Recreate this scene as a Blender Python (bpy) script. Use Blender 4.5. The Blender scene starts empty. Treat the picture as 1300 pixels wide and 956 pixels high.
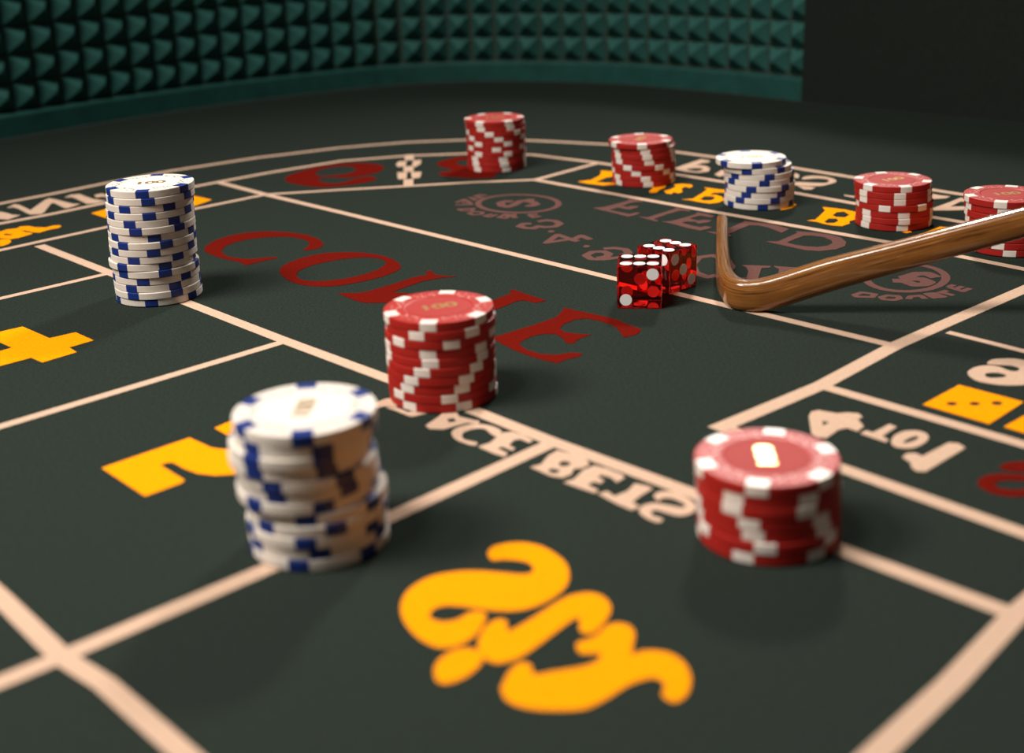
import bpy, bmesh, math
from mathutils import Vector, Matrix
from mathutils.geometry import tessellate_polygon

scene = bpy.context.scene
COL = scene.collection

# ------------------------------------------------------------------ camera
F_PX, PITCH, ROLL, CAM_H = (1624.76706, 0.33225, -0.03788, 0.16836)
cam_data = bpy.data.cameras.new('camera')
cam_data.sensor_width = 36.0
cam_data.lens = F_PX / 1300 * 36.0
cam_data.shift_y = -45.0 / 1300          # the optical axis sits above the middle of the frame
cam_data.clip_start = 0.01
cam_data.dof.use_dof = True
cam_data.dof.focus_distance = 0.585
cam_data.dof.aperture_fstop = 8.2
cam = bpy.data.objects.new('camera', cam_data)
COL.objects.link(cam)
fw = Vector((0, math.cos(PITCH), -math.sin(PITCH)))
rt0 = Vector((1, 0, 0)); up0 = rt0.cross(fw)
rt = math.cos(ROLL) * rt0 + math.sin(ROLL) * up0
up = -math.sin(ROLL) * rt0 + math.cos(ROLL) * up0
m = Matrix((rt, up, -fw)).transposed().to_4x4()
m.translation = Vector((0, 0, CAM_H))
cam.matrix_world = m
scene.camera = cam

# ------------------------------------------------------------------ world, lights, exposure
world = bpy.data.worlds.new('world'); scene.world = world
world.use_nodes = True
world.node_tree.nodes['Background'].inputs[0].default_value = (1.0, 0.93, 0.84, 1)
world.node_tree.nodes['Background'].inputs[1].default_value = 0.05

def area(name, loc, target, size, power, colour, spread=180, size_y=None):
    l = bpy.data.lights.new(name, 'AREA')
    l.shape = 'RECTANGLE'; l.size = size; l.size_y = size_y or size
    l.energy = power; l.color = colour; l.spread = math.radians(spread)
    o = bpy.data.objects.new(name, l); COL.objects.link(o)
    o.location = loc
    o.rotation_euler = (Vector(target) - Vector(loc)).to_track_quat('-Z', 'Y').to_euler()
    return o
area('softbox_left', (-0.68, 0.28, 0.80), (0.0, 0.40, 0.0), 0.32, 2.6, (1.0, 0.92, 0.84), 80)
area('softbox_back', (0.30, 1.45, 0.76), (0.03, 0.42, 0.0), 0.12, 2.1, (1.0, 0.93, 0.86), 70)
area('front_fill', (-0.60, 0.08, 1.65), (-0.12, 0.95, 0.1), 0.45, 8.0, (1.0, 0.95, 0.88), 110)  # added fill light, brightens the studded wall and the chip fronts

vs = scene.view_settings
vs.view_transform = 'Standard'; vs.look = 'None'; vs.gamma = 1.0; vs.use_curve_mapping = False
vs.exposure = -0.06

# ------------------------------------------------------------------ materials
def mat(name, colour, rough=0.6, spec=0.3, **kw):
    mt = bpy.data.materials.new(name); mt.use_nodes = True
    b = mt.node_tree.nodes['Principled BSDF']
    b.inputs['Base Color'].default_value = (*colour, 1)
    b.inputs['Roughness'].default_value = rough
    b.inputs['Specular IOR Level'].default_value = spec
    for k, v in kw.items(): b.inputs[k].default_value = v
    return mt

def speckle(mt, colour, amount, scale, bump=0.0, bump_scale=None, detail=4):
    """mottle the colour with noise and add a fine relief"""
    nt = mt.node_tree; b = nt.nodes['Principled BSDF']
    tc = nt.nodes.new('ShaderNodeTexCoord')
    n = nt.nodes.new('ShaderNodeTexNoise'); n.inputs['Scale'].default_value = scale; n.inputs['Detail'].default_value = detail
    nt.links.new(tc.outputs['Object'], n.inputs['Vector'])
    r = nt.nodes.new('ShaderNodeValToRGB')
    r.color_ramp.elements[0].position = 0.3; r.color_ramp.elements[1].position = 0.7
    r.color_ramp.elements[0].color = (*[c * (1 - amount) for c in colour], 1)
    r.color_ramp.elements[1].color = (*[min(1, c * (1 + amount)) for c in colour], 1)
    nt.links.new(n.outputs['Fac'], r.inputs[0]); nt.links.new(r.outputs[0], b.inputs['Base Color'])
    if bump:
        n2 = nt.nodes.new('ShaderNodeTexNoise'); n2.inputs['Scale'].default_value = bump_scale or scale
        nt.links.new(tc.outputs['Object'], n2.inputs['Vector'])
        bp = nt.nodes.new('ShaderNodeBump'); bp.inputs['Strength'].default_value = bump; bp.inputs['Distance'].default_value = 0.0003
        nt.links.new(n2.outputs['Fac'], bp.inputs['Height']); nt.links.new(bp.outputs[0], b.inputs['Normal'])
    return mt

FELT = (0.0215, 0.0290, 0.0240)
M = {}
M['felt'] = speckle(mat('felt', FELT, 1.0, 0.0), FELT, 0.22, 900, 0.35, 1800)
M['felt_dark'] = speckle(mat('felt_dark', (0.019, 0.0235, 0.020), 1.0, 0.0), (0.019, 0.0235, 0.020), 0.2, 700, 0.3, 1500)
for nm, c in (('cream', (0.56, 0.385, 0.28)), ('yellow', (0.93, 0.315, 0.003)), ('red', (0.125, 0.007, 0.004)), ('mauve', (0.13, 0.062, 0.054))):
    M[nm] = speckle(mat('print_' + nm, c, 1.0, 0.0), c, 0.10, 900, 0.3, 1800)
M['rubber'] = speckle(mat('green_rubber', (0.026, 0.112, 0.095), 0.6, 0.25), (0.026, 0.112, 0.095), 0.18, 60)
M['strip'] = speckle(mat('green_strip', (0.016, 0.078, 0.066), 0.6, 0.2), (0.016, 0.078, 0.066), 0.15, 60)
M['gutter'] = mat('rubber_sheet', (0.040, 0.050, 0.040), 0.7, 0.3)
M['chip_red'] = speckle(mat('red_clay', (0.46, 0.020, 0.013), 0.5, 0.22), (0.37, 0.017, 0.012), 0.08, 400)
M['chip_white'] = speckle(mat('white_clay', (0.76, 0.69, 0.61), 0.5, 0.3), (0.76, 0.69, 0.61), 0.05, 300)
M['spot_white'] = mat('white_spot', (0.80, 0.72, 0.65), 0.42, 0.4)
M['spot_blue'] = mat('blue_spot', (0.008, 0.030, 0.19), 0.42, 0.4)
M['inlay_red'] = mat('red_inlay', (0.35, 0.024, 0.019), 0.65, 0.18)
M['inlay_white'] = mat('white_inlay', (0.80, 0.73, 0.65), 0.55, 0.35)
M['gold'] = mat('gold_foil', (0.72, 0.46, 0.18), 0.30, 0.5, Metallic=0.65)
M['dots_white'] = mat('moulded_dot_white', (0.68, 0.36, 0.32), 0.5, 0.3)
M['dots_blue'] = mat('moulded_dot_blue', (0.06, 0.07, 0.16), 0.5, 0.3)
M['pip'] = mat('white_pip', (0.92, 0.90, 0.88), 0.4, 0.3)
M['dice'] = mat('clear_red_plastic', (0.96, 0.016, 0.012), 0.0, 0.5, IOR=1.49)
M['dice'].node_tree.nodes['Principled BSDF'].inputs['Transmission Weight'].default_value = 1.0
# wood: long fibres run along the stick (its UV u axis)
M['wood'] = mat('polished_wood', (0.3, 0.12, 0.03), 0.22, 0.5)
nt = M['wood'].node_tree; b = nt.nodes['Principled BSDF']
uv = nt.nodes.new('ShaderNodeUVMap'); uv.uv_map = 'UVMap'
mp = nt.nodes.new('ShaderNodeMapping'); mp.inputs['Scale'].default_value = (11, 400, 1)
n1 = nt.nodes.new('ShaderNodeTexNoise'); n1.inputs['Scale'].default_value = 3.0; n1.inputs['Detail'].default_value = 8; n1.inputs['Roughness'].default_value = 0.65
r1 = nt.nodes.new('ShaderNodeValToRGB')
e = r1.color_ramp.elements
e[0].position = 0.36; e[0].color = (0.070, 0.022, 0.005, 1); e[1].position = 0.64; e[1].color = (0.47, 0.195, 0.040, 1)
k = e.new(0.45); k.color = (0.20, 0.075, 0.016, 1)
k = e.new(0.58); k.color = (0.28, 0.112, 0.025, 1)
nt.links.new(uv.outputs[0], mp.inputs[0]); nt.links.new(mp.outputs[0], n1.inputs['Vector'])
nt.links.new(n1.outputs['Fac'], r1.inputs[0]); nt.links.new(r1.outputs[0], b.inputs['Base Color'])
b.inputs['Coat Weight'].default_value = 0.6; b.inputs['Coat Roughness'].default_value = 0.08

# ------------------------------------------------------------------ helpers
def mesh(name, verts, faces, material, smooth=False):
    me = bpy.data.meshes.new(name); me.from_pydata([tuple(v) for v in verts], [], faces); me.update()
    bm = bmesh.new(); bm.from_mesh(me); bmesh.ops.recalc_face_normals(bm, faces=bm.faces); bm.to_mesh(me); bm.free()
    me.materials.append(material)
    if smooth:
        for pl in me.polygons: pl.use_smooth = True
    return me
def obj(name, me, parent=None, loc=(0, 0, 0), rot=(0, 0, 0)):
    o = bpy.data.objects.new(name, me); COL.objects.link(o)
    o.location = loc; o.rotation_euler = rot
    if parent: o.parent = parent
    return o
def tag(o, label, cat, group=None):
    o['label'] = label; o['category'] = cat
    if group: o['group'] = group
    return o
def smooth_loop(pts, n=4):
    out = []; N = len(pts)
    for i in range(N):
        p0, p1, p2, p3 = (Vector(pts[(i + k) % N]) for k in (-1, 0, 1, 2))
        for j in range(n):
            t = j / n
            out.append(0.5 * ((2 * p1) + (p2 - p0) * t + (2 * p0 - 5 * p1 + 4 * p2 - p3) * t * t + (3 * p1 - p0 - 3 * p2 + p3) * t ** 3))
    return [tuple(v) for v in out]
def print_mesh(name, loops, z, material):
    """a printed shape: filled outline with holes, top at z and a rim down to the felt"""
    flat = [Vector((x, y, 0)) for lp in loops for x, y in lp]
    tris = tessellate_polygon([[Vector((x, y, 0)) for x, y in lp] for lp in loops])
    n = len(flat)
    verts = [(v.x, v.y, z) for v in flat] + [(v.x, v.y, 0) for v in flat]
    faces = []
    for t in tris:
        a, b_, c = (flat[i] for i in t)
        cr = (b_ - a).cross(c - a).z
        if abs(cr) < 1e-14: continue
        faces.append(tuple(t) if cr > 0 else tuple(reversed(t)))
    s = 0
    for lp in loops:
        L = len(lp)
        ar = sum(lp[i][0] * lp[(i + 1) % L][1] - lp[(i + 1) % L][0] * lp[i][1] for i in range(L))
        for i in range(L):
            a, b_ = s + i, s + (i + 1) % L
            faces.append((a, a + n, b_ + n, b_))
        s += L
    me = bpy.data.meshes.new(name); me.from_pydata(verts, [], faces); me.update(); me.materials.append(material)
    return me
def stroke_mesh(name, lines, width, z, material):
    """a printed line of constant width: one quad per segment and a round joint at each inner corner"""
    verts, faces = [], []; k = 0
    for ln in lines:
        P = [Vector(q) for q in ln]; closed = (P[0] - P[-1]).length < 1e-6
        for i in range(len(P) - 1):
            d = (P[i + 1] - P[i]).normalized() * width / 2; n = Vector((-d.y, d.x)); b0 = len(verts); zz = z + k * 4e-7; k += 1
            for q in (P[i] - n, P[i + 1] - n, P[i + 1] + n, P[i] + n): verts.append((q.x, q.y, zz))
            faces.append((b0, b0 + 1, b0 + 2, b0 + 3))
        for i in range(0 if closed else 1, len(P) - 1):
            b0 = len(verts); zz = z + k * 4e-7; k += 1
            for j in range(12):
                an = math.pi * j / 6
                verts.append((P[i].x + width / 2 * math.cos(an), P[i].y + width / 2 * math.sin(an), zz))
            faces.append(tuple(range(b0, b0 + 12)))
    me = bpy.data.meshes.new(name); me.from_pydata(verts, [], faces); me.update(); me.materials.append(material)
    return me

# ------------------------------------------------------------------ the craps table
DIR_A = Vector((-0.677500422184488, 0.7355223843907407)); DIR_B = Vector((0.7355223843907407, 0.677500422184488))
WALL = [Vector(q) for q in [(-0.4053, 1.0305), (-0.3584, 1.0842), (-0.3055, 1.1386), (-0.2458, 1.1909), (-0.1558, 1.2493), (-0.0912, 1.2761), (-0.0136, 1.2744), (0.0626, 1.2472), (0.1199, 1.2119), (0.163, 1.1711), (0.2076, 1.1246), (0.2494, 1.0724)]]
WALL = [WALL[0] - DIR_B * (0.40 - 0.08 * i) for i in range(5)] + WALL       # the end wall runs on to the left
def catmull(pts, n):
    out = []
    for i in range(len(pts) - 1):
        p0, p1, p2, p3 = pts[max(0, i - 1)], pts[i], pts[i + 1], pts[min(len(pts) - 1, i + 2)]
        for j in range(n):
            t = j / n
            out.append(0.5 * ((2 * p1) + (p2 - p0) * t + (2 * p0 - 5 * p1 + 4 * p2 - p3) * t * t + (3 * p1 - p0 - 3 * p2 + p3) * t ** 3))
    return out + [pts[-1]]
PATH = catmull(WALL, 6)
for _ in range(3):
    PATH = [PATH[0]] + [(PATH[i - 1] + PATH[i] * 2 + PATH[i + 1]) / 4 for i in range(1, len(PATH) - 1)] + [PATH[-1]]
ARC = [0.0]
for i in range(1, len(PATH)): ARC.append(ARC[-1] + (PATH[i] - PATH[i - 1]).length)
def on_path(s):
    for i in range(1, len(PATH)):
        if ARC[i] >= s or i == len(PATH) - 1:
            t = (s - ARC[i - 1]) / (ARC[i] - ARC[i - 1])
            a, c = PATH[max(0, i - 2)], PATH[min(len(PATH) - 1, i + 1)]
            return PATH[i - 1].lerp(PATH[i], t), (c - a).normalized()

table = obj('craps_table', None)
tag(table, 'green felt craps table with printed layout and studded rubber side wall', 'table')

END = PATH[-1]
PANEL_END = END - DIR_A * 0.85
outline = [tuple(q) for q in PATH] + [tuple(PANEL_END), (0.95, -0.3), (-0.95, -0.3)]
N = len(outline)
felt = obj('felt', mesh('felt', [(x, y, 0) for x, y in outline] + [(x, y, -0.02) for x, y in outline],
           [tuple(range(N)), tuple(range(2 * N - 1, N - 1, -1))] + [(i, N + i, N + (i + 1) % N, (i + 1) % N) for i in range(N)], M['felt']), table)
felt['label'] = 'dark green felt playing surface'

POLYS = [
('letter','red',1,[(-0.1317,0.6193),(-0.1361,0.6258),(-0.1476,0.6356),(-0.1557,0.6454),(-0.16,0.654),(-0.16,0.6653),(-0.1559,0.6765),(-0.1474,0.6856),(-0.1366,0.6885),(-0.1259,0.6869),(-0.1137,0.6804),(-0.1068,0.6742),(-0.1005,0.6648),(-0.0973,0.6544),(-0.0991,0.6472),(-0.1051,0.6437),(-0.1064,0.6467),(-0.1051,0.6523),(-0.1054,0.6589),(-0.1082,0.6659),(-0.1152,0.6727),(-0.1224,0.6755),(-0.1318,0.6752),(-0.1398,0.6724),(-0.1456,0.6672),(-0.1493,0.6605),(-0.1502,0.6525),(-0.1483,0.645),(-0.1445,0.6382),(-0.1384,0.6337),(-0.1323,0.6313),(-0.1253,0.6324),(-0.1193,0.6331),(-0.1177,0.6307),(-0.1221,0.6277),(-0.1269,0.6236),(-0.1302,0.62)],[]),
('letter','red',1,[(-0.1127,0.6066),(-0.1125,0.6152),(-0.1094,0.6229),(-0.1034,0.6311),(-0.0952,0.6366),(-0.0857,0.6377),(-0.0757,0.6354),(-0.0663,0.6294),(-0.0593,0.6218),(-0.0542,0.6113),(-0.0532,0.6026),(-0.0565,0.5947),(-0.0627,0.5874),(-0.0704,0.5818),(-0.0788,0.5771),(-0.0875,0.5762),(-0.0961,0.5794),(-0.1038,0.5863),(-0.1096,0.5965)],[[(-0.1032,0.5983),(-0.1028,0.6053),(-0.0985,0.6132),(-0.0908,0.6203),(-0.0818,0.6247),(-0.0732,0.6258),(-0.0666,0.6234),(-0.0617,0.6174),(-0.0615,0.6095),(-0.0653,0.6001),(-0.0722,0.5927),(-0.08,0.5878),(-0.0887,0.5856),(-0.0956,0.5865),(-0.1008,0.5912)]]),
('letter','red',0,[(-0.0794,0.5645),(-0.0713,0.5635),(-0.0667,0.5647),(-0.0612,0.5695),(-0.0538,0.577),(-0.0462,0.5856),(-0.0393,0.5896),(-0.0402,0.5957),(-0.0374,0.5964),(-0.036,0.5896),(-0.0326,0.5873),(-0.025,0.5841),(-0.0324,0.5832),(-0.0404,0.579),(-0.048,0.5705),(-0.0538,0.563),(-0.0419,0.5578),(-0.0207,0.5498),(-0.0135,0.5506),(-0.0073,0.5445),(0.001,0.5549),(-0.0002,0.5578),(0.0014,0.5598),(0.0052,0.5544),(0.0159,0.5407),(0.011,0.5379),(0.006,0.5425),(0.0029,0.5415),(-0.0073,0.5293),(-0.0151,0.5174),(-0.027,0.5065),(-0.0317,0.5055),(-0.0249,0.5186),(-0.0213,0.5311),(-0.028,0.5353),(-0.0462,0.5443),(-0.0567,0.5469),(-0.065,0.5476),(-0.0696,0.5516),(-0.075,0.5585)],[]),
('letter','red',0,[(-0.0079,0.4928),(0.0001,0.4996),(0.0094,0.5071),(0.0189,0.5163),(0.0218,0.5235),(0.0231,0.5295),(0.0286,0.5242),(0.0374,0.517),(0.0443,0.5102),(0.0497,0.5008),(0.0533,0.4961),(0.0503,0.4895),(0.0448,0.4869),(0.0445,0.493),(0.0426,0.5017),(0.0369,0.5096),(0.0316,0.5132),(0.027,0.5123),(0.0221,0.507),(0.0198,0.501),(0.0216,0.4965),(0.0268,0.4937),(0.0324,0.4916),(0.0273,0.4876),(0.0243,0.4818),(0.0217,0.4826),(0.0203,0.4898),(0.0179,0.4942),(0.0135,0.4952),(0.0081,0.4926),(0.0035,0.4863),(0.003,0.4824),(0.0059,0.476),(0.0109,0.4708),(0.0168,0.4692),(0.0228,0.471),(0.0274,0.4697),(0.0259,0.4661),(0.0207,0.4637),(0.0172,0.4597),(0.0139,0.462),(0.0074,0.4682),(0.0007,0.4766),(-0.0044,0.4851)],[]),
('letter','red',1,[(-0.1451,0.8309),(-0.1438,0.8424),(-0.1388,0.8534),(-0.1317,0.8644),(-0.1239,0.8714),(-0.1157,0.8762),(-0.107,0.8771),(-0.0988,0.8762),(-0.0908,0.8714),(-0.0846,0.8648),(-0.082,0.8549),(-0.0835,0.8445),(-0.0889,0.8366),(-0.0956,0.8319),(-0.1011,0.8274),(-0.109,0.8292),(-0.1177,0.8313),(-0.1224,0.8287),(-0.122,0.8238),(-0.1182,0.8165),(-0.1116,0.8109),(-0.1059,0.8121),(-0.1017,0.8164),(-0.0983,0.8231),(-0.094,0.8281),(-0.0887,0.8283),(-0.0843,0.8226),(-0.0846,0.8155),(-0.0894,0.8108),(-0.096,0.8064),(-0.1048,0.8025),(-0.1138,0.8008),(-0.1235,0.8036),(-0.1333,0.8117),(-0.141,0.8201)],[[(-0.1271,0.8482),(-0.1247,0.8584),(-0.1194,0.8652),(-0.1123,0.8679),(-0.1058,0.8657),(-0.1012,0.8571),(-0.1011,0.8479),(-0.1055,0.8403),(-0.1112,0.8378),(-0.1182,0.8361),(-0.1238,0.8372)]]),
('letter','red',1,[(-0.0467,0.863),(-0.0439,0.8718),(-0.0386,0.8791),(-0.0318,0.8851),(-0.0226,0.8857),(-0.0086,0.878),(-0.0018,0.8624),(-0.0041,0.8445),(-0.0107,0.8302),(-0.0063,0.8208),(-0.0085,0.8106),(-0.0213,0.8109),(-0.0344,0.8175),(-0.0406,0.8218),(-0.0439,0.8289),(-0.0415,0.8349),(-0.0358,0.836),(-0.037,0.844),(-0.0421,0.8506)],[[(-0.0336,0.8639),(-0.0292,0.8725),(-0.0201,0.8731),(-0.0154,0.8627),(-0.0198,0.852),(-0.0288,0.8537)]]),
('checker','cream',0,[(-0.0711,0.8991),(-0.0649,0.9011),(-0.0629,0.8803),(-0.0694,0.8804)],[]),
('checker','cream',0,[(-0.0688,0.858),(-0.062,0.8579),(-0.0611,0.8397),(-0.0677,0.8399)],[]),
('checker','cream',0,[(-0.0658,0.8149),(-0.0596,0.8148),(-0.0585,0.7943),(-0.0646,0.7944)],[]),
('checker','cream',0,[(-0.0746,0.866),(-0.0735,0.8764),(-0.068,0.8772),(-0.0677,0.859),(-0.0726,0.8571)],[]),
('checker','cream',0,[(-0.0632,0.8592),(-0.0635,0.878),(-0.058,0.8793),(-0.0577,0.8651),(-0.0607,0.8549)],[]),
('checker','cream',0,[(-0.0717,0.8384),(-0.065,0.8383),(-0.0643,0.8167),(-0.0697,0.8167)],[]),
('checker','cream',0,[(-0.0626,0.8378),(-0.0555,0.8376),(-0.0556,0.8193),(-0.0606,0.8165)],[]),
('numeral','yellow',0,[(-0.2321,0.5039),(-0.2279,0.5185),(-0.2204,0.5255),(-0.2127,0.5316),(-0.1952,0.5139),(-0.1863,0.5207),(-0.175,0.5088),(-0.1827,0.5007),(-0.1776,0.4943),(-0.1879,0.4832),(-0.1945,0.4895),(-0.204,0.4808),(-0.216,0.4714)],[[(-0.2229,0.5028),(-0.215,0.5109),(-0.2072,0.5032),(-0.2109,0.4995),(-0.2173,0.4925)]]),
('numeral','yellow',0,[(-0.1335,0.3777),(-0.1223,0.3886),(-0.1102,0.4),(-0.1052,0.395),(-0.1012,0.3911),(-0.098,0.3895),(-0.0951,0.389),(-0.091,0.3881),(-0.0855,0.3911),(-0.0863,0.3983),(-0.0917,0.4029),(-0.0975,0.4009),(-0.1034,0.4078),(-0.0991,0.4133),(-0.0939,0.415),(-0.0844,0.4086),(-0.0761,0.3952),(-0.0741,0.3822),(-0.0785,0.3732),(-0.0874,0.369),(-0.0949,0.3686),(-0.1011,0.3707),(-0.1063,0.3748),(-0.111,0.3799),(-0.1128,0.38),(-0.1147,0.3783),(-0.1096,0.3723),(-0.1041,0.366),(-0.1047,0.3639),(-0.1137,0.3554),(-0.1152,0.357)],[]),
('letter','yellow',1,[(-0.0088,0.311),(-0.0075,0.3144),(-0.0041,0.3162),(0.0006,0.3165),(0.0058,0.314),(0.0102,0.3082),(0.0125,0.302),(0.0123,0.2943),(0.0096,0.2884),(0.0048,0.2834),(-0.0001,0.281),(-0.005,0.2809),(-0.0099,0.2821),(-0.016,0.2841),(-0.0203,0.2843),(-0.0227,0.2824),(-0.0231,0.2796),(-0.0218,0.2776),(-0.0188,0.2767),(-0.0158,0.2779),(-0.0132,0.2806),(-0.0111,0.281),(-0.0091,0.2797),(-0.0095,0.2758),(-0.0115,0.2704),(-0.0149,0.2664),(-0.0184,0.2651),(-0.0219,0.2663),(-0.0256,0.2703),(-0.0287,0.276),(-0.0306,0.283),(-0.0302,0.2901),(-0.0277,0.2955),(-0.0235,0.2996),(-0.0178,0.3015),(-0.0113,0.3015),(-0.0049,0.3001),(0.0002,0.2988),(0.0028,0.2995),(0.0034,0.302),(0.0023,0.3048),(-0.0009,0.3066),(-0.0049,0.3073),(-0.0075,0.3072)],[]),
('letter','yellow',1,[(-0.0209,0.2556),(-0.0202,0.2595),(-0.0172,0.2634),(-0.0132,0.2647),(-0.0103,0.2624),(-0.0098,0.2588),(-0.0116,0.255),(-0.0146,0.2518),(-0.0179,0.2503),(-0.0201,0.2516)],[]),
('letter','yellow',1,[(-0.0109,0.2661),(-0.0103,0.2704),(-0.0086,0.2746),(-0.0062,0.2769),(-0.0041,0.2763),(-0.0038,0.2737),(-0.0033,0.2715),(0.0022,0.2767),(0.0085,0.2837),(0.0124,0.287),(0.0168,0.2882),(0.0203,0.2864),(0.0221,0.2821),(0.0218,0.2781),(0.0199,0.2737),(0.0173,0.2695),(0.0149,0.2691),(0.0137,0.2714),(0.0141,0.2758),(0.0123,0.2754),(0.0079,0.2702),(0.003,0.2641),(-0.0011,0.2598),(-0.0051,0.2578),(-0.0079,0.2585),(-0.0102,0.2619)],[]),
('letter','yellow',1,[(0.0125,0.264),(0.0135,0.2655),(0.0171,0.2674),(0.0204,0.272),(0.0235,0.2732),(0.026,0.2716),(0.0268,0.2678),(0.0253,0.2595),(0.0274,0.2604),(0.0314,0.2604),(0.0351,0.2583),(0.0373,0.2537),(0.0375,0.2479),(0.0357,0.2424),(0.0327,0.2399),(0.0304,0.2427),(0.0314,0.2464),(0.0301,0.2491),(0.0273,0.249),(0.0232,0.2469),(0.0174,0.2417),(0.0118,0.2385),(0.0022,0.2391),(-0.0036,0.2422),(-0.0054,0.2469),(-0.0049,0.2497),(-0.0034,0.2544),(-0.0006,0.2577),(0.0016,0.2561),(0.0022,0.2526),(0.0072,0.2537),(0.0128,0.2548),(0.0169,0.257),(0.018,0.26),(0.0154,0.2602),(0.0132,0.2608)],[]),
('letter','cream',0,[(-0.0505,0.4246),(-0.0463,0.4291),(-0.0436,0.4303),(-0.0401,0.426),(-0.042,0.4206),(-0.0457,0.4222),(-0.0483,0.4205)],[]),
('letter','cream',0,[(-0.0456,0.421),(-0.041,0.4198),(-0.0372,0.4154),(-0.0347,0.4182),(-0.03,0.414),(-0.0356,0.4113),(-0.037,0.4123),(-0.0413,0.417)],[]),
('letter','cream',0,[(-0.0305,0.4028),(-0.0263,0.4104),(-0.0251,0.4135),(-0.0202,0.4137),(-0.0192,0.4097),(-0.0121,0.4048),(-0.0125,0.4026),(-0.0164,0.4037),(-0.0207,0.4012),(-0.0241,0.3989),(-0.0288,0.3998)],[[(-0.0235,0.4078),(-0.0209,0.4084),(-0.02,0.4056),(-0.0225,0.4047)]]),
('letter','cream',1,[(-0.0214,0.3958),(-0.0194,0.4),(-0.0147,0.4024),(-0.0095,0.4012),(-0.0056,0.3975),(-0.0047,0.3942),(-0.006,0.3911),(-0.0081,0.3934),(-0.0103,0.398),(-0.0137,0.3983),(-0.0167,0.3964),(-0.0179,0.3933),(-0.017,0.3896),(-0.0144,0.3877),(-0.0127,0.3865),(-0.0135,0.3845),(-0.0169,0.3869),(-0.0199,0.3903)],[]),
('letter','cream',0,[(-0.0123,0.3833),(-0.0085,0.3861),(-0.0043,0.3942),(-0.0009,0.3945),(0.0024,0.3914),(0.0057,0.3868),(0.0044,0.3849),(0.0015,0.3883),(-0.0006,0.3874),(-0.0023,0.3834),(-0.0003,0.3812),(-0.0011,0.3792),(-0.0044,0.3826),(-0.006,0.3813),(-0.0028,0.3774),(-0.0036,0.3745),(-0.0069,0.3772)],[]),
('letter','cream',0,[(0.0043,0.366),(0.0076,0.3676),(0.0102,0.3742),(0.0132,0.3779),(0.0184,0.3744),(0.0221,0.3702),(0.0228,0.3662),(0.0205,0.3636),(0.0177,0.3633),(0.0167,0.3593),(0.0139,0.3573),(0.0104,0.3589)],[[(0.0132,0.3685),(0.0153,0.3696),(0.0172,0.3683),(0.0163,0.3659),(0.0137,0.3655)],[(0.0096,0.3633),(0.011,0.3643),(0.0136,0.3629),(0.0124,0.3606),(0.0105,0.3609)]]),
('letter','cream',0,[(0.0141,0.354),(0.0173,0.3559),(0.0208,0.3626),(0.0242,0.3652),(0.028,0.3629),(0.0323,0.3579),(0.0328,0.3556),(0.0302,0.3526),(0.0286,0.3564),(0.0257,0.3585),(0.0247,0.3567),(0.0265,0.3544),(0.0252,0.3522),(0.023,0.3536),(0.0213,0.3516),(0.0241,0.3478),(0.0232,0.3458),(0.0199,0.3485)],[]),
('letter','cream',0,[(0.0239,0.3452),(0.0267,0.3467),(0.0286,0.3431),(0.0327,0.3462),(0.0355,0.3513),(0.0391,0.3492),(0.0404,0.3473),(0.0361,0.3425),(0.0334,0.3385),(0.0354,0.3358),(0.0329,0.3336),(0.0289,0.338)],[]),
('letter','cream',1,[(0.0403,0.343),(0.0432,0.3453),(0.0469,0.3441),(0.0506,0.3387),(0.0515,0.3345),(0.0498,0.3305),(0.0463,0.3289),(0.0429,0.3308),(0.0402,0.333),(0.0383,0.3323),(0.0384,0.3296),(0.041,0.3273),(0.0393,0.3255),(0.0361,0.3289),(0.0348,0.3331),(0.0366,0.3365),(0.04,0.3376),(0.0442,0.3356),(0.0474,0.334),(0.0486,0.3359),(0.0456,0.34),(0.0426,0.3406),(0.041,0.3392)],[]),
('numeral','cream',0,[(0.099,0.3983),(0.1008,0.4022),(0.1035,0.4032),(0.1088,0.3998),(0.1126,0.4002),(0.116,0.3991),(0.1165,0.3958),(0.1144,0.3941),(0.1148,0.3881),(0.1117,0.3842),(0.1092,0.3871),(0.1059,0.3859),(0.1005,0.3797),(0.0978,0.3807),(0.0965,0.3838)],[[(0.1026,0.3943),(0.1046,0.3922),(0.1018,0.3899)]]),
('letter','cream',0,[(0.1121,0.3823),(0.1145,0.3846),(0.1163,0.3827),(0.1236,0.3891),(0.1251,0.3864),(0.1184,0.3795),(0.1196,0.3764),(0.1182,0.3747)],[]),
('letter','cream',1,[(0.1202,0.3756),(0.1226,0.3798),(0.1264,0.3827),(0.1306,0.3828),(0.1328,0.3803),(0.1325,0.3767),(0.1297,0.3726),(0.1253,0.3694),(0.1214,0.3698),(0.1197,0.3721)],[[(0.1235,0.3739),(0.125,0.3759),(0.1287,0.3785),(0.1296,0.3777),(0.1281,0.3756),(0.1248,0.3735)]]),
('numeral','cream',0,[(0.1199,0.3629),(0.1221,0.3655),(0.1247,0.3655),(0.1262,0.363),(0.1375,0.3725),(0.1404,0.3716),(0.1413,0.3679),(0.1237,0.3519),(0.1211,0.3524),(0.1204,0.3555),(0.1212,0.3587)],[]),
('numeral','cream',1,[(0.1645,0.4324),(0.1674,0.4368),(0.1724,0.4397),(0.1774,0.4386),(0.1801,0.4335),(0.1826,0.4329),(0.1845,0.4355),(0.1833,0.4383),(0.1798,0.4397),(0.175,0.4414),(0.1779,0.4454),(0.1823,0.4463),(0.1873,0.4454),(0.191,0.441),(0.1935,0.434),(0.1922,0.4275),(0.1872,0.4216),(0.1811,0.4192),(0.1735,0.4195),(0.1686,0.4218),(0.1648,0.4258)],[[(0.1702,0.4308),(0.1723,0.4321),(0.1755,0.4318),(0.1773,0.4295),(0.1758,0.4274),(0.1717,0.4269),(0.1699,0.4281)]]),
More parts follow.
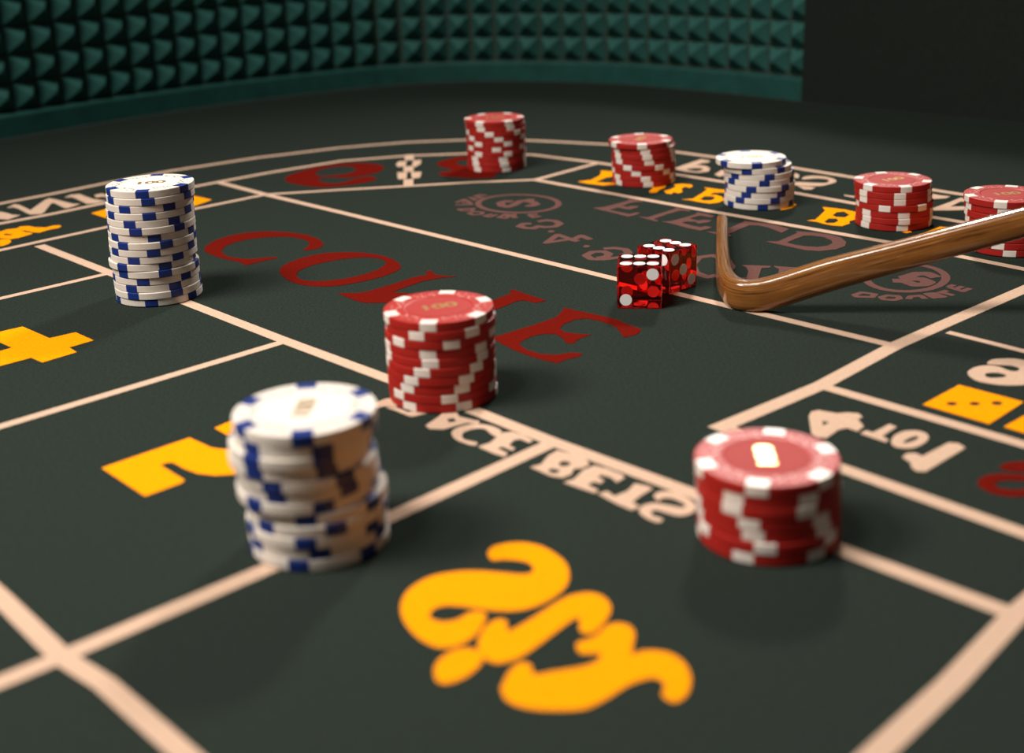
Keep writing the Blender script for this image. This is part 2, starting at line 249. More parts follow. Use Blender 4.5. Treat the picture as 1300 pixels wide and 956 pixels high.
('dice_print','yellow',0,[(0.1395,0.4047),(0.1577,0.4216),(0.1736,0.4036),(0.1555,0.3861)],[[(0.1512,0.4042),(0.1507,0.4034),(0.1498,0.4029),(0.1488,0.4027),(0.1479,0.4031),(0.1475,0.4037),(0.1475,0.4046),(0.1481,0.4055),(0.1489,0.406),(0.1499,0.4062),(0.1508,0.4058),(0.1513,0.4051)],[(0.1588,0.4035),(0.1582,0.4027),(0.1573,0.4021),(0.1563,0.402),(0.1555,0.4023),(0.155,0.403),(0.1551,0.4039),(0.1556,0.4047),(0.1565,0.4052),(0.1575,0.4054),(0.1584,0.4051),(0.1588,0.4044)],[(0.1664,0.4032),(0.1658,0.4023),(0.1648,0.4017),(0.1638,0.4016),(0.1629,0.4019),(0.1624,0.4027),(0.1625,0.4036),(0.1631,0.4045),(0.164,0.4051),(0.1651,0.4052),(0.166,0.4049),(0.1664,0.4041)]]),
('dice_print','yellow',0,[(0.1592,0.3833),(0.1774,0.3989),(0.1931,0.3824),(0.1744,0.3648)],[[(0.1706,0.3824),(0.17,0.3816),(0.1691,0.381),(0.1681,0.3809),(0.1672,0.3812),(0.1668,0.3819),(0.1669,0.3827),(0.1675,0.3835),(0.1684,0.384),(0.1694,0.3842),(0.1702,0.3839),(0.1707,0.3832)],[(0.1779,0.3816),(0.1774,0.3809),(0.1764,0.3803),(0.1754,0.3802),(0.1746,0.3805),(0.1742,0.3812),(0.1743,0.382),(0.1748,0.3828),(0.1758,0.3833),(0.1768,0.3835),(0.1776,0.3831),(0.178,0.3825)],[(0.1852,0.3814),(0.1846,0.3805),(0.1836,0.38),(0.1826,0.3799),(0.1817,0.3802),(0.1813,0.3809),(0.1814,0.3818),(0.182,0.3826),(0.183,0.3832),(0.1841,0.3833),(0.1849,0.383),(0.1854,0.3823)]]),
('numeral','red',1,[(0.1363,0.3431),(0.1403,0.3476),(0.1466,0.3483),(0.1539,0.346),(0.1576,0.3419),(0.1537,0.3361),(0.1461,0.3331),(0.1402,0.334),(0.1364,0.3382)],[[(0.141,0.3421),(0.1449,0.3439),(0.1514,0.3424),(0.1515,0.3399),(0.1467,0.3373),(0.1414,0.3387)]]),
('numeral','red',1,[(0.1465,0.3531),(0.1504,0.3561),(0.1568,0.3562),(0.1598,0.3539),(0.1591,0.3494),(0.1525,0.3493),(0.1476,0.3508)],[]),
('letter','mauve',0,[(0.0492,0.7149),(0.0552,0.7161),(0.0647,0.7243),(0.071,0.7303),(0.0708,0.7346),(0.0788,0.7289),(0.0787,0.7255),(0.0743,0.7255),(0.0709,0.7232),(0.066,0.7176),(0.0688,0.7139),(0.0709,0.7163),(0.0754,0.715),(0.0741,0.7116),(0.07,0.7077),(0.0676,0.7086),(0.0637,0.7133),(0.0578,0.7089),(0.0628,0.7027),(0.0683,0.6966),(0.0717,0.6999),(0.0745,0.6982),(0.071,0.6935),(0.0671,0.6908),(0.059,0.702),(0.0529,0.7097)],[]),
('letter','mauve',0,[(0.0725,0.6907),(0.077,0.6874),(0.0859,0.6963),(0.095,0.7054),(0.0948,0.7087),(0.1029,0.7006),(0.102,0.6981),(0.0974,0.7005),(0.0891,0.6932),(0.0801,0.6831),(0.0821,0.6797),(0.0812,0.6774),(0.0766,0.6836)],[]),
('letter','mauve',0,[(0.0837,0.6775),(0.0882,0.6767),(0.0949,0.682),(0.1032,0.6896),(0.1054,0.6923),(0.105,0.6958),(0.1104,0.6897),(0.1141,0.6847),(0.1116,0.6818),(0.1064,0.687),(0.103,0.6845),(0.0995,0.6812),(0.1035,0.6756),(0.1055,0.677),(0.1108,0.6751),(0.1081,0.6711),(0.1025,0.6691),(0.1014,0.6734),(0.0969,0.6749),(0.0941,0.6721),(0.0984,0.6653),(0.1024,0.6611),(0.1051,0.6631),(0.1084,0.6601),(0.1059,0.657),(0.1014,0.6541),(0.0949,0.6611),(0.0892,0.6704)],[]),
('letter','mauve',0,[(0.1041,0.652),(0.1089,0.6494),(0.1174,0.6574),(0.1241,0.6659),(0.1274,0.6696),(0.1272,0.6718),(0.1353,0.6655),(0.1409,0.6605),(0.1448,0.6545),(0.1471,0.6501),(0.1418,0.6431),(0.1404,0.6472),(0.1372,0.6552),(0.133,0.6604),(0.1286,0.6616),(0.1211,0.6528),(0.1145,0.6447),(0.1157,0.6406),(0.1129,0.6392),(0.1082,0.6456)],[]),
('letter','mauve',0,[(0.1302,0.6271),(0.1363,0.6262),(0.143,0.6339),(0.1498,0.6418),(0.1492,0.645),(0.1579,0.6411),(0.1649,0.6357),(0.1688,0.6287),(0.1691,0.62),(0.1664,0.612),(0.1608,0.6069),(0.1525,0.605),(0.1459,0.6079),(0.1391,0.616)],[[(0.14,0.6231),(0.1458,0.6297),(0.1515,0.6352),(0.1553,0.6353),(0.1607,0.6312),(0.1628,0.6246),(0.1619,0.6186),(0.1584,0.6143),(0.1531,0.6127),(0.1474,0.6148),(0.1433,0.6183)]]),
('letter','mauve',0,[(0.025,0.664),(0.0247,0.6628),(0.024,0.6621),(0.0231,0.6619),(0.0222,0.6624),(0.0216,0.6633),(0.0214,0.6645),(0.0217,0.6657),(0.0224,0.6664),(0.0233,0.6666),(0.0242,0.6662),(0.0248,0.6652)],[]),
('letter','mauve',0,[(0.0414,0.6305),(0.0411,0.6295),(0.0404,0.6288),(0.0396,0.6286),(0.0387,0.629),(0.0382,0.6299),(0.038,0.631),(0.0383,0.6321),(0.039,0.6328),(0.0399,0.6329),(0.0407,0.6325),(0.0413,0.6316)],[]),
('numeral','mauve',0,[(0.1045,0.5653),(0.1087,0.5638),(0.1116,0.5744),(0.1119,0.5809),(0.1104,0.5855),(0.1235,0.5821),(0.1229,0.5794),(0.1187,0.579),(0.1129,0.5594),(0.1097,0.5584),(0.1085,0.5626)],[]),
('numeral','mauve',0,[(0.1183,0.5626),(0.1232,0.5646),(0.1263,0.5761),(0.1249,0.5804),(0.125,0.5819),(0.1372,0.5765),(0.1337,0.5747),(0.1287,0.5611),(0.1252,0.5563),(0.1219,0.5594)],[]),
('letter','yellow',0,[(0.0451,0.7881),(0.0534,0.7911),(0.0593,0.8025),(0.0616,0.8118),(0.0614,0.819),(0.0709,0.814),(0.0767,0.7993),(0.0751,0.7827),(0.0675,0.775),(0.0598,0.7745),(0.0519,0.7803),(0.0475,0.7847)],[[(0.0556,0.7848),(0.0627,0.7962),(0.0702,0.8017),(0.0733,0.7923),(0.0688,0.7816),(0.0618,0.7807)]]),
('letter','yellow',0,[(0.0854,0.7524),(0.0899,0.7656),(0.0977,0.7677),(0.0958,0.761),(0.0916,0.7548),(0.0895,0.749),(0.0858,0.7489)],[]),
('letter','yellow',0,[(0.0943,0.7526),(0.0984,0.7553),(0.1032,0.7632),(0.1024,0.7687),(0.1078,0.7695),(0.1127,0.7668),(0.113,0.7614),(0.1107,0.7583),(0.1083,0.7623),(0.1052,0.7558),(0.1047,0.7473),(0.1021,0.7444),(0.0997,0.7482),(0.0976,0.7435),(0.0949,0.7456)],[]),
('letter','yellow',0,[(0.1017,0.7279),(0.1079,0.7285),(0.1147,0.7405),(0.1201,0.7515),(0.1192,0.7575),(0.1298,0.748),(0.1354,0.7419),(0.1223,0.7425),(0.1192,0.7364),(0.1228,0.7364),(0.1254,0.7304),(0.1251,0.7223),(0.121,0.7166),(0.1158,0.715),(0.1102,0.7201),(0.106,0.7256)],[[(0.1117,0.7265),(0.1159,0.7343),(0.1208,0.7328),(0.121,0.7278),(0.1184,0.7228),(0.1141,0.7223)]]),
('letter','yellow',0,[(0.1508,0.6965),(0.1561,0.6985),(0.1621,0.7072),(0.1631,0.7045),(0.159,0.6969),(0.1524,0.6927)],[]),
('letter','yellow',0,[(0.1604,0.6671),(0.1649,0.6678),(0.1697,0.6769),(0.1751,0.6877),(0.1757,0.696),(0.1804,0.6928),(0.1861,0.6883),(0.1909,0.6807),(0.1952,0.6742),(0.1923,0.6662),(0.1852,0.6645),(0.1817,0.6623),(0.1806,0.657),(0.1755,0.6524),(0.1708,0.6544),(0.1668,0.6592),(0.1646,0.6636)],[[(0.1763,0.6764),(0.1803,0.683),(0.1846,0.6838),(0.1855,0.6761),(0.1818,0.6704),(0.1772,0.672)],[(0.1684,0.6625),(0.1726,0.6696),(0.1766,0.669),(0.1764,0.6634),(0.173,0.659),(0.1691,0.6591)]]),
('letter','yellow',0,[(0.2029,0.6245),(0.2124,0.6321),(0.2192,0.6391),(0.2238,0.6432),(0.2311,0.6394),(0.2336,0.6315),(0.2254,0.6172),(0.2102,0.6095),(0.2054,0.6203)],[]),
('letter','yellow',0,[(0.2015,0.637),(0.2061,0.6371),(0.2066,0.6344),(0.2035,0.633)],[]),
('letter','yellow',0,[(-0.2907,0.7095),(-0.2887,0.712),(-0.286,0.7167),(-0.2813,0.7184),(-0.2807,0.7223),(-0.2766,0.7233),(-0.2708,0.7192),(-0.2645,0.7178),(-0.2618,0.7214),(-0.2582,0.7224),(-0.2561,0.7195),(-0.2565,0.7155),(-0.2607,0.7122),(-0.264,0.7062),(-0.2678,0.7074),(-0.2743,0.7123),(-0.2782,0.7139),(-0.2729,0.7082),(-0.2678,0.7055),(-0.2677,0.7029),(-0.2721,0.6952),(-0.2761,0.693),(-0.2829,0.6963),(-0.2861,0.6973)],[[(-0.2845,0.7051),(-0.2829,0.7066),(-0.2777,0.7037),(-0.279,0.7018),(-0.2824,0.7027)]]),
('letter','yellow',0,[(-0.2841,0.6917),(-0.279,0.6932),(-0.2755,0.6914),(-0.2733,0.6873),(-0.273,0.6818),(-0.2745,0.6784),(-0.2785,0.6766)],[]),
('dice_print','yellow',0,[(-0.2482,0.7506),(-0.2424,0.7599),(-0.2135,0.751),(-0.2251,0.7252)],[]),
('dice_print','yellow',0,[(-0.2118,0.7632),(-0.2027,0.79),(-0.1955,0.7888),(-0.1813,0.7753),(-0.1889,0.7594)],[]),
('letter','cream',0,[(-0.3073,0.7744),(-0.3061,0.7842),(-0.3016,0.7811),(-0.2896,0.7653),(-0.2902,0.7933),(-0.289,0.798),(-0.2848,0.7948),(-0.268,0.7789),(-0.2629,0.7776),(-0.2675,0.7673),(-0.2699,0.7682),(-0.2811,0.7835),(-0.2826,0.7819),(-0.2789,0.758),(-0.2795,0.7537),(-0.2856,0.7536),(-0.288,0.7562),(-0.3005,0.7728),(-0.3042,0.7757)],[]),
('letter','cream',0,[(-0.3125,0.7657),(-0.3076,0.7638),(-0.3038,0.7616),(-0.2965,0.7543),(-0.2912,0.7523),(-0.2947,0.7421),(-0.2994,0.744),(-0.3056,0.7471)],[]),
('letter','cream',0,[(-0.2796,0.7988),(-0.2781,0.8059),(-0.2726,0.8074),(-0.2672,0.8003),(-0.2588,0.7904),(-0.249,0.7839),(-0.254,0.7777),(-0.2593,0.7779),(-0.2705,0.7936),(-0.2749,0.7992)],[]),
('letter','cream',0,[(-0.2617,0.8018),(-0.2587,0.8063),(-0.2536,0.8017),(-0.2495,0.7948),(-0.2555,0.7971),(-0.2581,0.7951)],[]),
('letter','cream',0,[(0.1087,0.8168),(0.1185,0.8292),(0.1304,0.8438),(0.1356,0.8376),(0.1336,0.8325),(0.1293,0.8313),(0.1223,0.8223),(0.1259,0.8245),(0.1301,0.8208),(0.1316,0.8125),(0.129,0.8031),(0.1223,0.8004),(0.1152,0.8057),(0.1106,0.8125)],[[(0.1162,0.8134),(0.1215,0.8164),(0.1261,0.8155),(0.1268,0.8094),(0.1222,0.8051),(0.1179,0.8083)]]),
('letter','cream',0,[(0.1313,0.7939),(0.1387,0.8077),(0.1386,0.7994),(0.1376,0.7905),(0.1333,0.7868)],[]),
('letter','cream',0,[(0.1811,0.7891),(0.1822,0.7822),(0.1795,0.7739),(0.1774,0.7765)],[]),
('letter','cream',1,[(0.1744,0.7629),(0.1906,0.757),(0.1951,0.7612),(0.1958,0.7675),(0.1904,0.7711),(0.1822,0.77),(0.1824,0.7747),(0.1887,0.7788),(0.1959,0.7753),(0.2,0.7667),(0.1993,0.7596),(0.1941,0.7535),(0.1862,0.7495),(0.1726,0.7548)],[]),
('letter','cream',0,[(0.1745,0.7516),(0.1836,0.7459),(0.1797,0.7405),(0.1758,0.742)],[]),
('letter','cream',0,[(0.1948,0.7242),(0.1999,0.7194),(0.1985,0.7159),(0.1946,0.7215)],[]),
('letter','cream',0,[(0.2439,0.7176),(0.247,0.7137),(0.2514,0.7097),(0.248,0.706),(0.2398,0.7051)],[]),
('letter','cream',0,[(0.2323,0.6828),(0.245,0.6947),(0.2558,0.7056),(0.2587,0.7035),(0.256,0.696),(0.2527,0.6965),(0.2433,0.6856),(0.2522,0.685),(0.2494,0.677),(0.2391,0.6771),(0.2319,0.6783)],[])
]
STROKES = [
('line','cream',4.98,[[(-0.1878,0.8285),(-0.15,0.7854),(-0.0964,0.7284),(0.0497,0.5702),(0.147,0.4657)]]),
('line','cream',5.15,[[(0.0186,0.7989),(0.0995,0.7112),(0.191,0.6156),(0.2354,0.5616),(0.263,0.5274)]]),
('line','cream',5.81,[[(-0.2544,0.6767),(-0.1982,0.6147),(-0.0929,0.4987),(-0.013,0.4136),(0.0124,0.3849),(0.0491,0.3462),(0.0855,0.3067),(0.1188,0.2709)]]),
('line','cream',5.39,[[(0.11,0.4259),(0.1602,0.3691),(0.1796,0.3465)]]),
('line','cream',5.81,[[(0.0675,0.3938),(0.099,0.3573),(0.1375,0.3111),(0.1545,0.2919)]]),
('line','cream',4.81,[[(-0.2043,0.3952),(-0.1806,0.4168),(-0.0929,0.4987)]]),
('line','cream',4.48,[[(-0.2697,0.5451),(-0.2392,0.5769),(-0.1982,0.6147)]]),
('line','cream',4.65,[[(-0.309,0.6352),(-0.273,0.6692),(-0.2595,0.6829),(-0.228,0.7143),(-0.1869,0.7522),(-0.15,0.7854),(-0.1035,0.7909),(-0.0706,0.7937),(-0.0211,0.7987),(0.0188,0.7989),(0.0606,0.844)]]),
('line','cream',5.98,[[(-0.1309,0.2516),(-0.1224,0.2579),(-0.1112,0.2677),(-0.0671,0.3085),(-0.0372,0.3353),(0.0124,0.3849)]]),
('line','cream',6.64,[[(0.0661,0.3902),(0.1102,0.4267),(0.1465,0.4639),(0.1766,0.4904),(0.2234,0.5308),(0.2915,0.5893)]]),
('line','cream',5.98,[[(0.0483,0.1965),(0.095,0.2434),(0.1194,0.2702),(0.1322,0.2824)]]),
('line','cream',5.48,[[(-0.1515,0.3137),(-0.1369,0.2975),(-0.1112,0.2677),(-0.0973,0.2556),(-0.0587,0.2131)]]),
('line','cream',3.73,[[(0.1727,0.4787),(0.1932,0.4536),(0.2161,0.4257)]]),
('line','cream',5.81,[[(-0.3505,0.7632),(-0.3165,0.7881),(-0.2923,0.8113),(-0.2652,0.8403),(-0.2305,0.8741),(-0.1781,0.9107),(-0.1204,0.9387),(-0.0736,0.9505),(-0.0278,0.9514),(0.0189,0.9391),(0.0762,0.9101),(0.1214,0.8696),(0.1843,0.805),(0.2124,0.7704),(0.2472,0.7289),(0.2841,0.686),(0.3168,0.6442)]]),
('line','cream',5.39,[[(-0.3281,0.7097),(-0.2962,0.7327),(-0.2731,0.7526),(-0.2476,0.7789),(-0.2016,0.8178),(-0.1881,0.83),(-0.1601,0.8542),(-0.1144,0.8865),(-0.07,0.8965),(-0.0266,0.8966),(0.0191,0.883),(0.0608,0.8467),(0.1111,0.7952),(0.1334,0.7716),(0.1687,0.7342),(0.1943,0.7031),(0.2263,0.6649),(0.2397,0.6495),(0.2601,0.6247),(0.2902,0.5865)]]),
('numeral','mauve',4.2,[[(0.0168,0.6876),(0.0216,0.6902),(0.0265,0.6874),(0.0287,0.6807),(0.0256,0.6751),(0.0203,0.6743),(0.0165,0.6771),(0.0141,0.6729),(0.0098,0.6743),(0.0063,0.6787),(0.0087,0.6838),(0.0131,0.6837)]]),
('numeral','mauve',3.8,[[(0.0428,0.6443),(0.0384,0.6533),(0.0334,0.6452),(0.0262,0.657),(0.0196,0.6413),(0.0319,0.6467),(0.0361,0.6418)]]),
('numeral','mauve',4.2,[[(0.048,0.6253),(0.0535,0.6258),(0.0587,0.6222),(0.0596,0.6157),(0.055,0.6081),(0.0462,0.6052),(0.0406,0.6066),(0.0382,0.6137),(0.0419,0.6198),(0.0474,0.6199),(0.0499,0.615),(0.0482,0.6099),(0.0434,0.6083)]]),
('numeral','mauve',4.6,[[(0.0873,0.59),(0.0921,0.6021),(0.0998,0.6047),(0.1049,0.596),(0.105,0.5834),(0.0994,0.572),(0.0914,0.5678),(0.0868,0.5764),(0.0873,0.59)]]),
('circle','mauve',3.6,[[(0.0301,0.7293),(0.0297,0.7258),(0.0287,0.7224),(0.0271,0.7194),(0.0251,0.7167),(0.0227,0.7145),(0.0199,0.7126),(0.0168,0.7113),(0.0134,0.7106),(0.0099,0.7103),(0.0063,0.7107),(0.0028,0.7115),(-0.0007,0.7129),(-0.0041,0.7148),(-0.0071,0.7171),(-0.0099,0.7198),(-0.0123,0.7229),(-0.0142,0.7263),(-0.0157,0.7299),(-0.0166,0.7335),(-0.0169,0.7372),(-0.0167,0.7409),(-0.0159,0.7444),(-0.0145,0.7476),(-0.0125,0.7505),(-0.0101,0.753),(-0.0072,0.755),(-0.0039,0.7565),(-0.0004,0.7573),(0.0033,0.7576),(0.0071,0.7572),(0.0109,0.7563),(0.0146,0.7547),(0.018,0.7527),(0.0212,0.7501),(0.0239,0.7472),(0.0263,0.7439),(0.0281,0.7404),(0.0293,0.7367),(0.03,0.733),(0.0301,0.7293)]]),
('numeral','mauve',5,[[(0.0035,0.7392),(-0.0008,0.7409),(-0.0038,0.7373),(-0.003,0.7299),(0.0005,0.7262),(0.0041,0.7306),(0.0078,0.7394),(0.0114,0.7408),(0.0155,0.7356),(0.0171,0.7296),(0.0142,0.7264),(0.0111,0.7281)],[(0.013,0.736),(0.0142,0.7448)]]),
('letter','mauve',2.6,[[(-0.0118,0.7586),(-0.016,0.7616),(-0.0191,0.7583),(-0.0145,0.7543),(-0.0179,0.7512)]]),
('letter','mauve',2.6,[[(-0.0185,0.7463),(-0.0207,0.7529),(-0.0228,0.7551)],[(-0.0199,0.7521),(-0.0155,0.7529)]]),
('letter','mauve',2.6,[[(-0.0212,0.7406),(-0.0255,0.75),(-0.03,0.7421)],[(-0.0263,0.7439),(-0.024,0.7451)]]),
('letter','mauve',2.6,[[(-0.0302,0.7361),(-0.0207,0.7354),(-0.0218,0.7395),(-0.0266,0.7403)]]),
('letter','mauve',2.6,[[(-0.0279,0.7248),(-0.0192,0.7254),(-0.0205,0.7198),(-0.0261,0.7213),(-0.0279,0.7248)]]),
('letter','mauve',2.6,[[(-0.022,0.7138),(-0.0188,0.7175),(-0.0137,0.7147),(-0.0147,0.7104),(-0.0193,0.7094),(-0.022,0.7138)]]),
('letter','mauve',2.6,[[(-0.0082,0.7101),(-0.0129,0.7059),(-0.0101,0.7029),(-0.0057,0.7078)]]),
('letter','mauve',2.6,[[(-0.001,0.7084),(-0.0049,0.701),(-0.0011,0.6982),(0.0015,0.7032),(-0.0023,0.7044),(0.0022,0.7054),(-0.001,0.7084)]]),
('letter','mauve',2.6,[[(0.0042,0.7081),(0.0036,0.6991),(0.0061,0.6997)]]),
('letter','mauve',2.6,[[(0.012,0.7054),(0.0146,0.6973),(0.0188,0.7002)],[(0.012,0.7054),(0.0172,0.7065)],[(0.0135,0.7016),(0.0171,0.7029)]]),
('circle','mauve',3.8,[[(0.1965,0.5522),(0.1952,0.5489),(0.1935,0.5459),(0.1915,0.543),(0.1892,0.5405),(0.1867,0.5384),(0.1841,0.5366),(0.1813,0.5353),(0.1785,0.5344),(0.1757,0.534),(0.173,0.5341),(0.1704,0.5347),(0.168,0.5358),(0.1659,0.5373),(0.1641,0.5392),(0.1627,0.5415),(0.1616,0.5442),(0.161,0.5471),(0.1608,0.5503),(0.161,0.5535),(0.1617,0.5569),(0.1628,0.5602),(0.1644,0.5634),(0.1663,0.5664),(0.1686,0.5692),(0.1712,0.5716),(0.174,0.5735),(0.1769,0.5751),(0.1799,0.576),(0.1829,0.5765),(0.1858,0.5764),(0.1885,0.5757),(0.191,0.5745),(0.1932,0.5728),(0.195,0.5706),(0.1964,0.5681),(0.1973,0.5652),(0.1978,0.5621),(0.1978,0.5588),(0.1974,0.5555),(0.1965,0.5522)]]),
('numeral','mauve',6,[[(0.1925,0.5533),(0.1907,0.5599),(0.186,0.5605),(0.1816,0.5571),(0.1776,0.5547)],[(0.1721,0.551),(0.1772,0.5499),(0.1796,0.5435),(0.1839,0.5436),(0.1871,0.5467),(0.1854,0.5517),(0.1814,0.5528),(0.176,0.553)]]),
('letter','mauve',2.8,[[(0.1499,0.532),(0.1541,0.5351),(0.1588,0.5318),(0.1564,0.5279),(0.1502,0.5293),(0.1499,0.532)]]),
('letter','mauve',2.8,[[(0.1601,0.5271),(0.1636,0.5293),(0.1676,0.5277),(0.1674,0.5244),(0.1642,0.5225),(0.1605,0.524),(0.1601,0.5271)]]),
('letter','mauve',2.8,[[(0.1707,0.5231),(0.1728,0.5267),(0.1772,0.5272),(0.1778,0.5225)]]),
('letter','mauve',2.8,[[(0.1805,0.5293),(0.1841,0.5299),(0.1865,0.5246),(0.1818,0.5238),(0.1805,0.5293)],[(0.1812,0.5267),(0.1856,0.5274)]]),
('letter','mauve',2.8,[[(0.1866,0.5321),(0.1911,0.5258)],[(0.1861,0.5297),(0.1908,0.5334)]]),
('letter','mauve',2.8,[[(0.1929,0.5383),(0.1969,0.5313),(0.2015,0.5353)],[(0.1951,0.5352),(0.1994,0.5384)],[(0.1929,0.5383),(0.1966,0.5412)]])
]
for i, (name, colour, sm, outer, holes) in enumerate(POLYS):
    loops = [outer] + holes
    if sm: loops = [smooth_loop(lp) for lp in loops]
    obj(name, print_mesh(name, loops, 0.00016 + i * 1.5e-6, M[colour]), felt)
for i, (name, colour, w, lines) in enumerate(STROKES):
    obj(name, stroke_mesh(name, lines, w / 1000, 0.00006 + i * 2e-6, M[colour]), felt)

# studded rubber lining of the wall
STRIP_H, STRIP_D, PITCH_P, WALL_H = 0.019, 0.010, 0.0222, 0.225
def sweep(profile, path_pts, tangents):
    verts, faces = [], []
    for q, t in zip(path_pts, tangents):
        nin = Vector((t.y, -t.x))                       # towards the playing area
        for d, z in profile: verts.append((q.x + nin.x * d, q.y + nin.y * d, z))
    n = len(profile)
    for i in range(len(path_pts) - 1):
        for j in range(n):
            a, b_ = i * n + j, i * n + (j + 1) % n
            faces.append((a, b_, b_ + n, a + n))
    faces.append(tuple(range(n))); faces.append(tuple(range(len(verts) - n, len(verts))))
    return verts, faces
S = [ARC[-1] * i / 120 for i in range(121)]
PT = [on_path(s) for s in S]
pp, tt = [a for a, _ in PT], [c for _, c in PT]
lining = obj('rubber_lining', mesh('rubber_lining', *sweep([(-0.008, STRIP_H), (-0.010, STRIP_H + 0.001), (-0.010, WALL_H), (-0.022, WALL_H), (-0.022, 0), (-0.008, 0)], pp, tt), M['gutter']), table)
lining['label'] = 'dark green rubber lining with rows of pyramid studs'
obj('base_strip', mesh('base_strip', *sweep([(0.0, 0.0003), (0.0, STRIP_H - 0.002), (-0.001, STRIP_H - 0.0006), (-0.003, STRIP_H), (-0.009, STRIP_H), (-0.009, 0.0003)], pp, tt), M['strip']), lining)
h = PITCH_P * 0.47; tp = 0.0012; ph = 0.0105
pyr = mesh('pyramid_stud', [(-h, 0, -h), (h, 0, -h), (h, 0, h), (-h, 0, h), (-tp, ph, -tp), (tp, ph, -tp), (tp, ph, tp), (-tp, ph, tp)],
           [(0, 1, 5, 4), (1, 2, 6, 5), (2, 3, 7, 6), (3, 0, 4, 7), (4, 5, 6, 7)], M['rubber'])
ncol = int(ARC[-1] / PITCH_P)
extra_v, extra_f = [], []
for c in range(ncol):
    s = ARC[-1] - (c + 0.5) * PITCH_P
    q, t = on_path(s)
    nin = Vector((t.y, -t.x)); ang = math.atan2(-t.y, -t.x)
    base = Vector((q.x - nin.x * 0.0099, q.y - nin.y * 0.0099, 0))
    for r in range(9):
        z = STRIP_H + 0.0008 + (r + 0.5) * PITCH_P
        rot = Matrix.Rotation(ang, 4, 'Z')
        if r < 5:
            o = obj('pyramid_stud', pyr, lining, (base.x, base.y, z), (0, 0, ang))
        else:
            b0 = len(extra_v)
            for v in pyr.vertices: extra_v.append(tuple(Vector((base.x, base.y, z)) + rot @ v.co))
            extra_f += [tuple(b0 + i for i in pl.vertices) for pl in pyr.polygons]
up_rows = obj('upper_studs', mesh('upper_studs', extra_v, extra_f, M['rubber']), lining); up_rows['kind'] = 'stuff'

# plain felt covered panel that ends the rubber at the right
a, c = END, PANEL_END; nin = Vector((-DIR_B.x, -DIR_B.y)) * 1.0
def wallbox(a, c, d0, d1, z0, z1):
    v = []
    for z in (z0, z1):
        for q, d in ((a, d0), (c, d0), (c, d1), (a, d1)): v.append((q.x + nin.x * d, q.y + nin.y * d, z))
    return v, [(0, 1, 2, 3), (7, 6, 5, 4), (0, 4, 5, 1), (1, 5, 6, 2), (2, 6, 7, 3), (3, 7, 4, 0)]
panel = obj('side_panel', mesh('side_panel', *wallbox(a, c, 0.001, -0.024, 0.0003, WALL_H), M['felt_dark']), table)
panel['label'] = 'plain dark felt covered wall panel'

# ------------------------------------------------------------------ poker chips
R, T = 0.0195, 0.0033
def lathe(profile, n=64):
    verts, faces = [], []
    for r, z in profile:
        for i in range(n):
            an = 2 * math.pi * i / n; verts.append((r * math.cos(an), r * math.sin(an), z))
    for j in range(len(profile) - 1):
        for i in range(n):
            faces.append((j * n + i, j * n + (i + 1) % n, (j + 1) * n + (i + 1) % n, (j + 1) * n + i))
    return verts, faces, n
def closed_lathe(profile, n=64):
    v, f, n = lathe(profile, n)
    f.append(tuple(range(n))); f.append(tuple(range(len(v) - n, len(v))))
    return v, f
RI = 0.60 * R
BODY = [(RI, 0.00025), (RI + 0.0005, 0.00004), (R - 0.00035, 0.00004), (R - 0.00012, 0.00014), (R - 0.00003, 0.00036), (R - 0.00003, T - 0.00036),
        (R - 0.00012, T - 0.00016), (R - 0.00035, T - 0.00006), (RI + 0.0005, T - 0.00006), (RI, T - 0.00025)]
SPOT = [(0.775 * R, 0.00002), (R - 0.00032, 0.00002), (R - 0.00009, 0.00012), (R, 0.00036), (R, T - 0.00036), (R - 0.00009, T - 0.00012), (R - 0.00032, T - 0.00002), (0.775 * R, T - 0.00002)]
def spot_mesh(material):
    hw = 0.150; n = 6; verts, faces = [], []
    for i in range(n + 1):
        an = -hw + 2 * hw * i / n
        for r, z in SPOT: 
            aa = an * R / r if r < 0.9 * R else an
            verts.append((r * math.cos(aa), r * math.sin(aa), z))
    k = len(SPOT)
    for i in range(n):
        for j in range(k - 1): faces.append((i * k + j, (i + 1) * k + j, (i + 1) * k + j + 1, i * k + j + 1))
    faces.append(tuple(range(k))); faces.append(tuple(range(n * k, n * k + k)))
    return mesh('edge_spot', verts, faces, material)
def dots_mesh(material):
    """small moulded dice dots between the edge spots"""
    verts, faces = [], []
    def dot(x, y, r):
        b0 = len(verts)
        for i in range(8):
            an = math.pi * i / 4; verts.append((x + r * math.cos(an), y + r * math.sin(an), T - 0.00002))
        verts.append((x, y, T + 0.00002))
        for i in range(8): faces.append((b0 + i, b0 + (i + 1) % 8, b0 + 8))
    for g in range(6):
        for da, rr, sz in ((-0.22, 0.70, 0.00042), (-0.12, 0.76, 0.00036), (0.10, 0.70, 0.00042), (0.21, 0.75, 0.00036), (0.0, 0.70, 0.0003), (-0.2, 0.81, 0.0003), (0.24, 0.84, 0.0003), (0.06, 0.85, 0.0003)):
            an = math.pi / 6 + g * math.pi / 3 + da
            dot(rr * R * math.cos(an), rr * R * math.sin(an), sz * 1.3)
    return mesh('moulded_dots', verts, faces, material)
txt = bpy.data.curves.new('stamp_text', 'FONT')
txt.body = '100'; txt.size = 0.0078; txt.align_x = 'CENTER'; txt.align_y = 'CENTER'; txt.extrude = 0.00003; txt.offset = 0.00022; txt.space_character = 0.95
to = bpy.data.objects.new('stamp_text', txt); COL.objects.link(to)
bpy.context.view_layer.update()
STAMP = bpy.data.meshes.new_from_object(to.evaluated_get(bpy.context.evaluated_depsgraph_get()))
STAMP.transform(Matrix.Diagonal((1.25, 0.88, 1, 1)))
